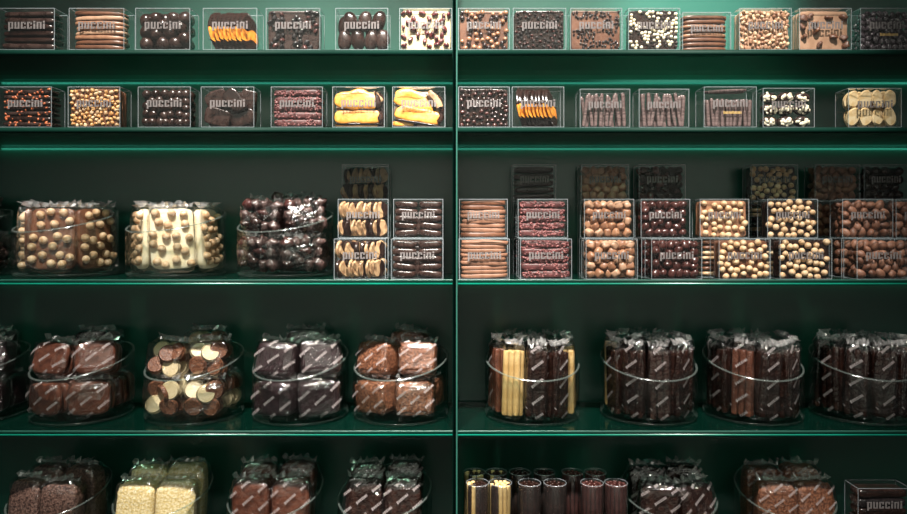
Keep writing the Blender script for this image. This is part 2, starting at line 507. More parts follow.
def back_filler(bx, mats, style, what):
    """contents of a box half hidden behind another box"""
    q = bx.rng; mb = MB()
    if style == 'slab':
        for k in range(7):
            hh = (bx.z1 - bx.z0) / 7
            mb.add(*superq((bx.x1 - bx.x0) / 2 * .97, (bx.y1 - bx.y0) / 2 * .95, hh * .44, .5, .25, 20, 6, .001, 40, k), q.randrange(len(mats)), TM((0, (bx.y0 + bx.y1) / 2, bx.z0 + hh * (k + .5))))
    else:
        for p in pack(q, 40, .0085, bx):
            mb.add(*superq(.0084, .0078, .0076, .9, .9, 10, 7, .0006, 100, q.random()), q.randrange(len(mats)), TM(p, (q.uniform(0, 3), q.uniform(0, 3), 0)))
    mesh_thing('chocolates', mb.mesh('filling', mats), '%s packed in %s' % (what, bx.place), 'chocolates', bx.mw, None, 'stuff')


Z1, Z2, Z3 = SH[1], SH[2], SH[3]
# ---- top shelf, left unit
PL = '%s box from left, top shelf'
b = cbox(-1, 54.5, .002, Z1, 'clear box of dark chocolate slabs, cut by the picture edge on the top shelf', PL % 'first', H=.0725)
fill_layers(b, 'chocolate_tablet', ['dark', 'darkmatte'], 6, 'dark chocolate slab', 'chocolate', gap=.12, wob=.004)
b = cbox(69, 124, .002, Z1, 'clear box of stacked milk chocolate thins, second from the left on the top shelf', PL % 'second', H=.0725)
fill_layers(b, 'chocolate_thin', ['milk', 'praline', 'milkpale'], 8, 'milk chocolate thin', 'chocolate', gap=.16, wob=.003, tilt=.03, round_=.6, e1=.25)
b = cbox(135.5, 190, .002, Z1, 'clear box of large dark chocolate truffles, third from the left on the top shelf', PL % 'third', H=.0725)
fill_pack(b, 'chocolate_truffle', ['darkmatte', 'dark', 'darkmatte'], .0118, 26, (1.12, 1, 1, .9, .9, .12), 'large dark chocolate truffle', 'chocolate')


def fan(b, n, plabel, rr=.0345, lean=.55):
    q = b.rng
    for k in range(n):
        x = b.x0 + .0105 + (b.x1 - b.x0 - .0270) * (k + .5) / n
        lb = '%s %s from left in %s' % (ORD[k], plabel, b.place)
        half_dipped(b, 'orange_slice', rr, .0032, 'orange', 'dark', lb, 'orange slice',
                    TM((x + .003, b.y0 + .019, b.z0 + .0335), (0, q.uniform(-.05, .05), R(60) + q.uniform(-.08, .08)), (.62, 1, 1)) @ TM((0, 0, 0), (q.uniform(-.05, .05) - .17, 0, 0)), k, cut=.12, base=-.45, group=plabel + 's in ' + b.place)


b = cbox(203, 257, .002, Z1, 'clear box of leaning chocolate-dipped orange slices on the top shelf', PL % 'fourth', H=.0725)
fan(b, 8, 'half-dipped orange slice')
b = cbox(266, 320, .002, Z1, 'clear box of dark bark with shiny black nibs on the top shelf', PL % 'fifth', H=.0725)
bark_slab(b, 'darkmatte', 'dark chocolate bark strewn with shiny black nibs', [('nib', ['nib', 'nib', 'beanred'], .0044, 52, (1.2, .8, .9, .8, .8, .4), 42)])
b = cbox(335.5, 388, .002, Z1, 'clear box of big upright chocolate-coated dates on the top shelf', PL % 'sixth', H=.0725)
for k, (x, z, yy, rz) in enumerate([(-.033, .018, .0125, .1), (-.009, .0185, .0125, -.15), (.0165, .0185, .0125, .25), (-.022, .0505, .0125, -.2), (.004, .0515, .0125, .2), (.030, .0515, .0125, .3), (.037, .019, .0125, .15), (-.035, .047, .026, .1), (-.012, .03, .029, .2), (.016, .034, .029, -.1), (.034, .022, .029, 0)]):
    b.piece('chocolate_date', blob(['darkmatte', 'dark'][k % 2], .0125, .0092, .0182, .9, .9, .0012, 70, k % 3), 'large dark chocolate-coated date in ' + b.place, 'chocolate', TM((x * .95, b.y0 + yy - .003, b.z0 + z - .0005), (0, rz, 0)), 'chocolate-coated dates in ' + b.place)
b = cbox(399.5, 452, .002, Z1, 'clear box of white chocolate bark with red cranberries on the top shelf', PL % 'seventh', H=.0725)
bark_slab(b, 'white', 'white chocolate bark dotted with dried cranberries', [('cranberry', ['cranberry', 'cranberry', 'redbit'], .0050, 30, (1.3, .7, .9, .9, .9, .6), 0)])
# ---- top shelf, right unit
PR = '%s box right of divider, top shelf'
b = cbox(458.3, 509.5, .002, Z1, 'clear box of brown bark with mixed milk and dark pearls on the top shelf', PR % 'first', H=.0725)
bark_slab(b, 'milk', 'milk chocolate bark with round milk pearls', [('pearl', ['pearlmilk', 'pearldark', 'pearlmilk'], .0043, 50, S_BALL, 60)])
b = cbox(513, 566, .002, Z1, 'clear box of dark bark densely covered in tiny dark pearls, top shelf', PR % 'second', H=.0725)
bark_slab(b, 'dark', 'dark chocolate bark densely covered in tiny pearls', [('pearl', ['pearldark', 'nib', 'beanred'], .0028, 100, S_BALL, 0)])
b = cbox(570.5, 622, .002, Z1, 'clear box of milk bark half covered in black pearls, top shelf', PR % 'third', H=.0725)
bark_slab(b, 'milk', 'milk chocolate bark with patches of black pearls', [('pearl', ['pearldark', 'nib'], .0025, 98, S_BALL, 48)])
b = cbox(628.5, 680, .002, Z1, 'clear box of dark bark with cream and white pearls, top shelf', PR % 'fourth', H=.0725)
bark_slab(b, 'dark', 'dark chocolate bark with cream pearls', [('pearl', ['pearlcream', 'pearlcream', 'pearldark', 'pearlcream'], .0031, 96, S_BALL, 40)])
b = cbox(682.5, 731, .012, Z1, 'clear box of stacked brown thins set slightly back on the top shelf', PR % 'fifth', H=.0685)
fill_layers(b, 'chocolate_thin', ['milk', 'praline', 'milk'], 8, 'brown chocolate thin', 'chocolate', gap=.2, wob=.002, tilt=.02, round_=.6, e1=.25)
b = cbox(739.5, 791.5, .002, Z1, 'clear box of pale bark covered in chopped nuts, top shelf', PR % 'sixth', H=.0725)
bark_slab(b, 'milkpale', 'pale milk bark covered in chopped nuts', [('nut_piece', ['nutlight', 'milkpale', 'praline', 'nutlight'], .0036, 98, (1.2, .9, .7, .7, .7, .4), 0)])
b = cbox(799.5, 851.5, .002, Z1, 'clear box of beige bark with dark nut clusters, top shelf', PR % 'seventh', H=.0725)
q = b.rng
bark_slab(b, 'milkpale', 'beige chocolate bark with dark crumb clusters', [('crumb_cluster', ['milk', 'almonddark', 'milk'], .0062, 12, (1.2, .6, .9, .9, .9, .7), 45)])
b = cbox(860.5, 913, .002, Z1, 'clear box of glossy coffee beans at the end of the top shelf', PR % 'eighth', tag=True, H=.0725)


def bean_mesh():
    V, Fc = superq(.0062, .0046, .0034, 1, 1, 16, 10)
    V = [(x, y, z - (.0012 if z > 0 and abs(y) < .0008 else 0)) for x, y, z in V]
    return MB().add(V, Fc).mesh('coffee_bean', 'bean')


for p in pack(b.rng, 200, .0052, b):
    b.piece('coffee_bean', cached('bean', bean_mesh), 'glossy dark coffee bean in ' + b.place, 'coffee bean', TM(p, (R(90) + b.rng.uniform(-.6, .6), b.rng.uniform(0, 6.28), b.rng.uniform(-.6, .6))), 'coffee beans in ' + b.place)

# ---- second shelf, left unit
PL = '%s box from left, second shelf'
b = cbox(-1, 51.5, .002, Z2, 'clear box of dark slabs flecked with orange crumbs, second shelf', PL % 'first')
fill_layers(b, 'chocolate_tablet', ['dark', 'darkmatte'], 7, 'dark slab with orange crumbs', 'chocolate', bits=('orangebit', 16, .0028), gap=.2, wob=.003)
b = cbox(68, 120, .002, Z2, 'clear box of golden caramelised nut bark on the second shelf', PL % 'second')
bark_slab(b, 'milk', 'chocolate bark packed with golden caramelised nuts', [('nut_piece', ['golden', 'hazelnut', 'golden'], .0035, 98, (1.1, .9, .8, .8, .8, .3), 0)])
b = cbox(138, 190.5, .002, Z2, 'clear box of small round dark chocolates on the second shelf', PL % 'third')
fill_pack(b, 'chocolate_ball', ['darkmatte', 'dark', 'darkmatte'], .0084, 80, (1.1, .95, .9, .95, .95, .1), 'round dark chocolate', 'chocolate')
b = cbox(201, 254, .002, Z2, 'clear box of large dark chocolate shards on the second shelf', PL % 'fourth')
for k, (x, z, yy, r1, rz, sx, sz) in enumerate([(-.021, .018, .010, .05, .22, .046, .030), (.022, .017, .012, -.05, -.3, .044, .028), (-.023, .050, .012, .1, -.4, .042, .030), (.010, .046, .005, -.1, .9, .044, .026), (.031, .051, .016, .05, .3, .028, .032), (.0, .031, .021, 0, 0, .086, .064), (.0, .031, .029, 0, .0, .086, .064)]):
    me = MB().add(*superq(sx / 2, .0028, sz / 2, .4, .45, 18, 12, .003, 60, k)).mesh('shard', ['darkmatte', 'dark'][k % 2])
    b.piece('chocolate_shard', me, ('large dark chocolate shard at the front in ' if k < 5 else 'large dark chocolate shard at the back in ') + b.place, 'chocolate', TM((x, b.y0 + yy, b.z0 + z), (r1, rz, 0)), ('front' if k < 5 else 'back') + ' chocolate shards in ' + b.place)
b = cbox(271, 322.5, .002, Z2, 'clear box of dark slabs coated in red berry crumbs, second shelf', PL % 'fifth')
fill_layers(b, 'chocolate_tablet', ['berryslab'], 5, 'dark slab with red berry crumbs', 'chocolate', bits=('redbit', 80, .0025), gap=.1, wob=.004, e1=.3)


def mango(b, spec, plabel):
    for k, (x, z, yy, sx, sz, rz, fr) in enumerate(spec):
        lb = '%s in %s' % (plabel[k], b.place)
        o = b.root('mango_slice', lb, 'dried fruit', TM((x, b.y0 + yy, b.z0 + z), (-.12, rz, 0)), None)
        part('fruit', MB().add(*superq(sx / 2, .0048, sz / 2, .55, .7, 32, 18, .006, 45, k + b.cx)).mesh('fruit', fr), o)
        V, Fc = superq(sx / 2 * 1.02, .0053, sz / 2 * 1.04, .55, .7, 32, 18, .006, 45, k + b.cx)
        V = [(max(xx, sx * .40 + .002 * math.sin(zz * 400)), y_, zz) for xx, y_, zz in V]
        part('chocolate_coating', MB().add(V, Fc).mesh('coat', 'dark'), o)
        mb = MB().add(*superq(sx / 2 * .99, .0040, .0022, .8, .8, 20, 6, .0008, 90, k), 0, TM((0, .001, -sz / 2 * .98)))
        part('chocolate_rim', mb.mesh('rim', 'dark'), o)


ML = ['upper dried mango slice with chocolate tip', 'lower dried mango slice with chocolate edge', 'small mango slice in the upper corner', 'bottom strip of dried mango', 'mango slice at the back']
b = cbox(332.5, 384.5, .002, Z2, 'clear box of two large yellow mango slices, second shelf', PL % 'sixth')
mango(b, [(-.004, .0475, .009, .080, .034, .03, 'mango'), (-.001, .019, .008, .088, .028, .0, 'mango'), (.0285, .0525, .0185, .026, .018, .9, 'apricot'), (.0, .0045, .015, .086, .008, .0, 'mango'), (0, .034, .029, .086, .062, 0, 'apricot')], ML)
b = cbox(392.5, 445, .002, Z2, 'clear box of mango slices next to the divider, second shelf', PL % 'seventh')
mango(b, [(-.006, .048, .0135, .078, .032, .2, 'mango'), (.0, .020, .007, .086, .027, .16, 'mango'), (.028, .0475, .0065, .040, .013, .95, 'apricot'), (-.024, .006, .011, .04, .010, .0, 'mango'), (0, .034, .029, .086, .062, 0, 'apricot')], ML)
# ---- second shelf, right unit
PR = '%s box right of divider, second shelf'
b = cbox(458.5, 509.5, .002, Z2, 'clear box crammed with small glossy dark balls, second shelf', PR % 'first')
bark_slab(b, 'dark', 'dark chocolate slab crammed with glossy balls', [('ball', ['beanred', 'pearldark', 'dark'], .0042, 98, S_BALL, 0)])
b = cbox(512, 564, .002, Z2, 'clear box of leaning dipped orange slices on the second shelf', PR % 'second')
fan(b, 9, 'half-dipped orange slice')
b = cbox(580, 630, .004, Z2, 'clear box of eight upright dusty chocolate sticks, second shelf', PR % 'third', H=.067)
fill_sticks(b, 'chocolate_stick', 'dusty', 8, .0031, 'dusty chocolate stick', 'chocolate', .26, 0)
b = cbox(639, 689, .004, Z2, 'clear box of darker upright chocolate sticks, second shelf', PR % 'fourth', H=.067)
fill_sticks(b, 'chocolate_stick', 'dusty', 9, .0030, 'thin chocolate stick', 'chocolate', .26, 0)
b = cbox(704, 756.5, .002, Z2, 'clear box of upright sticks with gold small print, second shelf', PR % 'fifth', tag=True)
fill_sticks(b, 'chocolate_stick', 'dusty', 10, .0030, 'dusty chocolate stick', 'chocolate', .12, 2)
b = cbox(763, 814.5, .004, Z2, 'clear box of dark nut clusters with cream flakes, second shelf', PR % 'sixth', H=.0685)
for k in range(9):
    q = b.rng; r_, c_ = divmod(k, 3)
    o = b.root('nut_cluster', '%s nut-flaked cluster from left, %s row in %s' % (ORD[c_], ('bottom', 'middle', 'top')[r_], b.place), 'chocolate', TM((-.029 + c_ * .029, b.y0 + .012, b.z0 + .0105 + r_ * .0208), (0, q.uniform(-.15, .15), 0)), 'nut clusters in ' + b.place)
    part('chocolate', blob('darkmatte', .0148, .010, .0098, .9, .9, .002, 80, k % 3), o)
    for j in range(14):
        a = q.uniform(0, 6.28); rr = q.uniform(.2, .9)
        part('nut_flake', blob('pearlcream', .0036, .0014, .0026, .8, .8, .0008, 300, j % 3, 9, 6), o, TM((.0125 * rr * math.cos(a), -.0105 + .0065 * rr * rr, .0082 * rr * math.sin(a)), (q.uniform(-.4, .4), q.uniform(0, 3), 0)))
b = cbox(848.5, 901.5, .004, Z2, 'clear box of cream oval biscuits at the end of the second shelf', PR % 'seventh', H=.0685)
for k in range(16):
    q = b.rng; lay, kk = divmod(k, 8); r_, c_ = divmod(kk, 4)
    me = cached(('bisc', k % 3), lambda: MB().add(*disc(.0140, .0042, 20, .12, k % 3, 1.45)).mesh('biscuit', 'cream'))
    o = b.root('oval_biscuit', '%s biscuit from left, %s row, %s layer, %s' % (ORD[c_], ('lower', 'upper')[r_], ('front', 'back')[lay], b.place), 'biscuit', TM((-.0320 + c_ * .0215 + (.003 if lay else 0) * (1 - c_), b.y0 + .009 + lay * .014, b.z0 + .0180 + r_ * .0310), (q.uniform(-.2, .2), q.uniform(-.35, .5), q.uniform(-.3, .3)), (.86, 1, .82)), 'oval biscuits in ' + b.place)
    part('biscuit', me, o)
    part('chocolate_back', cached('biscb', lambda: MB().add(*disc(.0125, .0022, 20, .1, 1, 1.42)).mesh('back', 'milk')), o, TM((0, .0033, 0)))

# ---- third shelf: stacks. y of the lower, middle and top tier fronts
YA, YB, YC = .004, .056, .150
ZA, ZBt, ZC = Z3, Z3 + BH + .0012, Z3 + 2 * (BH + .0012)
STK = {'L1': 'outer stack left of divider', 'L2': 'stack just left of divider'}
for k in range(8): STK['R%d' % (k + 1)] = '%s stack right of divider' % ORD[k]
TIER = ('lower front', 'middle', 'top')


def sbox(stk, tier, px0, px1, what, tag=None):
    y, z = ((YA, ZA), (YB, ZBt), (YC, ZC))[tier]
    pl = '%s box, %s' % (TIER[tier], STK[stk])
    return cbox(px0, px1, y, z, 'clear box of %s, %s' % (what, pl), pl, tag)


def hind(stk, tier, cx_px, col, mats, style, what):
    """box in the second (col 1) or rear (col 2) rank of a stack, standing on the shelf or on another one"""
    y = (YA, YB, YC)[col]
    pl = '%s %s box, %s' % (('lower', 'upper')[tier], ('', 'second-rank', 'rearmost')[col], STK[stk])
    bb = cbox(cx_px - 25.5 * D0 / (D0 + y), cx_px + 25.5 * D0 / (D0 + y), y, ZA if tier == 0 else ZBt, 'clear box of %s, %s' % (what, pl), pl, None, .089, BH, letters=False)
    back_filler(bb, mats, style, what)


def standing(b, plabel):
    """two rows of half-dipped apricot pieces standing on edge"""
    q = b.rng
    for r_ in range(2):
        for c_ in range(8):
            x = -.037 + c_ * .0104 - (.006 if c_ == 7 else 0)
            turn = R(64) + q.uniform(-.5, .25) if c_ < 7 else R(q.uniform(15, 45))
            lb = '%s apricot piece from left, %s row, in %s' % (ORD[c_], ('lower', 'upper')[r_], b.place)
            half_dipped(b, 'apricot_piece', .0160, .0046, 'apricot', 'dark', lb, 'dried fruit', TM((x, b.y0 + .017, b.z0 + .0165 + r_ * .0325), (q.uniform(-.05, .05), q.uniform(-.15, .15), turn), (.9, 1, 1)) @ TM((0, 0, 0), (0, R(90) * q.choice([1, -1, .6]), 0)), c_, cut=(.15 if (c_ * 3 + r_) % 4 else -.35), group='apricot pieces in ' + b.place)


def logs(b):
    q = b.rng
    for c_ in range(2):
        for r_ in range(5):
            for l_ in range(2):
                me = blob(['darkmatte', 'dark', 'milk'][q.choice([0, 0, 0, 1])], .0210, .0078, .0068, .6, .7, .002, 90, q.randrange(3), 18, 9)
                lb = '%s log from top, %s column, %s rank, %s' % (ORD[4 - r_], ('left', 'right')[c_], ('front', 'back')[l_], b.place)
                b.piece('chocolate_log', me, lb, 'chocolate', TM((-.0225 + c_ * .045, b.y0 + .0085 + l_ * .0165, b.z0 + .0068 + r_ * .0130), (0, q.uniform(-.10, .10), q.uniform(-.08, .08))), 'chocolate logs in ' + b.place)
    b.piece('chocolate_log', blob('darkmatte', .0048, .0052, .017, .7, .7, .0008, 80, 1, 14, 9), 'upright chocolate log between the columns in ' + b.place, 'chocolate', TM((0, b.y0 + .0085, b.z0 + .02)), None)


standing(sbox('L1', 0, 334, 385.5, 'half-dipped apricot pieces'), '')
standing(sbox('L1', 1, 338, 388.3, 'half-dipped apricot pieces'), '')
standing(sbox('L1', 2, 342, 388.5, 'half-dipped apricot pieces in shadow'), '')
logs(sbox('L2', 0, 391.5, 443, 'dark chocolate logs'))
logs(sbox('L2', 1, 393.5, 443, 'dark chocolate logs'))
for t in (0, 1): hind('L1', t, 367, 2, ['apricot', 'dark'], 'pack', 'half-dipped apricots')
hind('L1', 0, 364, 1, ['apricot', 'dark'], 'pack', 'half-dipped apricots')
hind('L2', 0, 418.5, 1, ['darkmatte', 'dark'], 'slab', 'dark chocolate logs')

for t, a, c in ((0, 459.3, 509.5), (1, 459.3, 507.5)):
    fill_layers(sbox('R1', t, a, c, 'stacked milk chocolate thins'), 'chocolate_thin', ['thin', 'milk', 'thin', 'thin'], 9 if t == 0 else 8, 'milk chocolate thin', 'chocolate', gap=.06, wob=.004, tilt=.03, round_=.6, e1=.16)
hind('R1', 0, 483, 1, ['praline', 'milk'], 'slab', 'milk chocolate thins')
for t, a, c in ((0, 520.3, 571.8), (1, 518, 567.8)):
    fill_layers(sbox('R2', t, a, c, 'dark slabs with berry crumbs'), 'chocolate_tablet', ['berryslab'], 5, 'dark slab with red berry crumbs', 'chocolate', bits=('redbit', 80, .0026), gap=.1, wob=.004, e1=.3)
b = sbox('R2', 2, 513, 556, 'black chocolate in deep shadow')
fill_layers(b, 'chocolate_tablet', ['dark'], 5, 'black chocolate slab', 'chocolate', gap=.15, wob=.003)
hind('R2', 0, 543, 1, ['dark', 'redbit'], 'slab', 'dark red slabs')
for t in (0, 1): hind('R2', t, 536, 2, ['dark', 'redbit'], 'slab', 'dark red slabs')
for t, a, c in ((0, 586, 637.5), (1, 584.3, 634), (2, 581.3, 629)):
    fill_pack(sbox('R3', t, a, c, 'rounded milk chocolate pralines'), 'praline', ['praline', 'milkpale', 'praline'], .0082, 58, S_PRAL, 'rounded milk chocolate praline', 'chocolate')
hind('R3', 0, 608, 1, ['praline'], 'pack', 'milk chocolate pralines')
for t in (0, 1): hind('R3', t, 604, 2, ['praline'], 'pack', 'milk chocolate pralines')
for t, a, c in ((0, 651.5, 702), (1, 641, 690), (2, 639, 685.5)):
    fill_pack(sbox('R4', t, a, c, 'glossy reddish-dark chocolate beans'), 'chocolate_bean', ['beanred'] if t < 2 else ['beanred', 'dark'], .0080, 62, S_BEAN, 'glossy dark chocolate bean', 'chocolate')
hind('R4', 0, 666, 1, ['beanred'], 'pack', 'dark chocolate beans')
for t in (0, 1): hind('R4', t, 661, 2, ['beanred'], 'pack', 'dark chocolate beans')
HZ = lambda mats, n, r: [('hazelnut', mats, r, n, (1.0, .95, 1.0, .95, .95, .06), 0)]
bark_slab(sbox('R5', 0, 719, 770.5, 'milk bark studded with hazelnuts'), 'milk', 'milk chocolate bark studded with hazelnuts', HZ(['hazelnut'], 36, .0056))
bark_slab(sbox('R5', 1, 700, 749, 'milk bark studded with hazelnuts'), 'praline', 'milk chocolate bark studded with hazelnuts', HZ(['hazelnut'], 34, .0056))
hind('R5', 0, 726, 1, ['milk', 'hazelnut'], 'slab', 'hazelnut bark')
bark_slab(sbox('R6', 0, 780, 832, 'dark bark studded with hazelnuts'), 'dark', 'dark chocolate bark studded with hazelnuts', HZ(['hazelnut'], 36, .0056))
bark_slab(sbox('R6', 1, 767.5, 817.8, 'dark bark studded with hazelnuts'), 'dark', 'dark chocolate bark studded with hazelnuts', HZ(['hazelnut'], 38, .0056))
bark_slab(sbox('R6', 2, 751.5, 798, 'dark bark studded with hazelnuts'), 'dark', 'dark chocolate bark studded with hazelnuts', HZ(['hazelnut'], 38, .0056))
hind('R6', 0, 790, 1, ['dark', 'hazelnut'], 'slab', 'hazelnut bark')
for t in (0, 1): hind('R6', t, 774, 2, ['dark', 'hazelnut'], 'slab', 'hazelnut bark')
for t, a, c in ((0, 857, 910), (1, 842.5, 893), (2, 815, 860)):
    fill_pack(sbox('R7', t, a, c, 'cocoa-dusted almonds'), 'almond', ['almond', 'almond', 'almonddark'], .0080, 62, S_ALM, 'cocoa-dusted chocolate almond', 'almond')
hind('R7', 0, 866, 1, ['almond'], 'pack', 'chocolate almonds')
for t in (0, 1): hind('R7', t, 838, 2, ['almond'], 'pack', 'chocolate almonds')
fill_pack(sbox('R8', 1, 896, 946, 'cocoa-dusted almonds at the picture edge'), 'almond', ['almond', 'almonddark'], .0080, 62, S_ALM, 'cocoa-dusted chocolate almond', 'almond')
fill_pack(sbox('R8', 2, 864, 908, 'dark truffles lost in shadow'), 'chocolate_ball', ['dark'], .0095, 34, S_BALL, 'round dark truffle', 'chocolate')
hind('R8', 0, 919, 1, ['almonddark'], 'pack', 'chocolate almonds')
for t in (0, 1): hind('R8', t, 888, 2, ['dark'], 'pack', 'dark truffles')
# lowest shelf, right end: two dark boxes one on the other
for t in (0, 1):
    pl = ('lower', 'upper')[t] + ' dark box, right end of lowest shelf'
    b = cbox(858, 911, .012, SH[5] + t * (BH + .0012), 'clear box of black chocolates, ' + pl, pl)
    fill_layers(b, 'chocolate_tablet', ['nib', 'dark'], 4, 'black chocolate slab', 'chocolate', gap=.1, wob=.003)


# ------------------------------------------------------------------ glass bowls
BR, BHT, BTAU = .0890, .105, .0225


def bowl_mesh():
    n = 72; mb = MB(); tau = BTAU / BR
    prof = [(.0, 0, 0), (BR * .86, 0, 0), (BR * .96, .0018, 0), (BR, .007, 0), (BR, .03, .2), (BR, BHT - .0016, 1), (BR - .0007, BHT - .0003, 1), (BR - .002, BHT + .0003, 1),
            (BR - .0033, BHT - .0003, 1), (BR - .004, BHT - .0016, 1), (BR - .004, .03, .2), (BR - .004, .013, 0), (BR * .9, .0088, 0), (0, .0085, 0)]
    V, Fc, mi = [], [], []
    for (r, z, k) in prof:
        for i in range(n):
            u = 2 * math.pi * i / n
            V.append((r * math.cos(u), r * math.sin(u), z + k * tau * r * math.sin(u)))
    for j in range(len(prof) - 1):
        for i in range(n):
            k = (i + 1) % n
            Fc.append((j * n + i, j * n + k, (j + 1) * n + k, (j + 1) * n + i)); mi.append(1 if j in (2, 5, 6, 7, 8) else 0)
    mb.add(V, Fc); mb.m = mi
    return mb.mesh('glass_bowl', ['bowl', 'bowledge'])


def bowl(px, shelf, label, rz, yc=.104):
    z = SH[shelf] + .0004
    o = mesh_thing('glass_bowl', cached('bowl', bowl_mesh), label, 'bowl', TM((wx(px, yc), yc, z), (0, 0, rz)), 'slant-rimmed glass bowls')
    return Vector((wx(px, yc), yc, z + .009))


# ------------------------------------------------------------------ cellophane bags
def pouch(w, h, d, seed, e=.5, fin=.011):
    """crinkled cellophane skin with crimped ends; returns a flat-shaded mesh"""
    q = random.Random(seed)
    V, Fc = superq(w / 2, d / 2, h / 2, e, e, 26, 18)
    W = []
    for p in V:
        v = Vector(p); n = v.normalized()
        W.append(v + n * (noise.noise(v * 70 + Vector((seed, 0, 0))) * .0055 + q.uniform(-.0013, .0013)))
    mb = MB().add([tuple(p) for p in W], Fc)
    for top in (1, -1):
        m, rows, fv = 16, 3, []
        if top < 0: continue
        f = fin if top > 0 else fin * .4
        for j in range(rows):
            for i in range(m + 1):
                x = (i / m - .5) * w * (.86 + .05 * j)
                fv.append((x, (.001 + .0042 * j) * math.sin(i * 1.9 + seed) + .010 * j * noise.noise(Vector((x * 60, seed, j))) + q.uniform(-.0008, .0008),
                           top * (h / 2 * .96 + f * j / (rows - 1) * q.uniform(.35, 1.2))))
        mb.add(fv, [(j * (m + 1) + i, j * (m + 1) + i + 1, (j + 1) * (m + 1) + i + 1, (j + 1) * (m + 1) + i) for j in range(rows - 1) for i in range(m)], 1)
    return mb.mesh('cellophane', ['cell', 'cellfold'], False)


def print_mesh(w, h, d, seed, e=.5, size=.0045, rows=3, ang=R(38)):
    """diagonal rows of printed words wrapped on the front of a bag"""
    q = random.Random(seed * 3 + 1); mb = MB()
    st, L = word('puccini', .30); kx = size * 1.02; a, b, c = w / 2 * 1.03, d / 2 * 1.05, h / 2 * 1.03
    step = L * kx * 2.0
    ca, sa = math.cos(ang), math.sin(ang)
    for i in range(-rows, rows + 1):
        for j in range(-4, 5):
            ox, oz = j * step * .75 + (i % 2) * step * .4, i * size * 6.0
            cx, cz = ox * ca - oz * sa, ox * sa + oz * ca
            for (x0, x1, z0, z1) in st:
                vs = []
                for (x, z) in ((x0 * kx, z0 * size), (x1 * kx, z0 * size), (x1 * kx, z1 * size), (x0 * kx, z1 * size)):
                    X, Z = cx + x * ca - z * sa, cz + x * sa + z * ca
                    f = 1 - abs(X / a) ** (2 / e) - abs(Z / c) ** (2 / e)
                    if f < .12: break
                    vs.append((X, -b * f ** (e / 2) - .0012, Z))
                if len(vs) == 4: mb.add(vs, [(0, 1, 2, 3)])
    return mb.mesh('print', 'ink', False) if mb.f else None


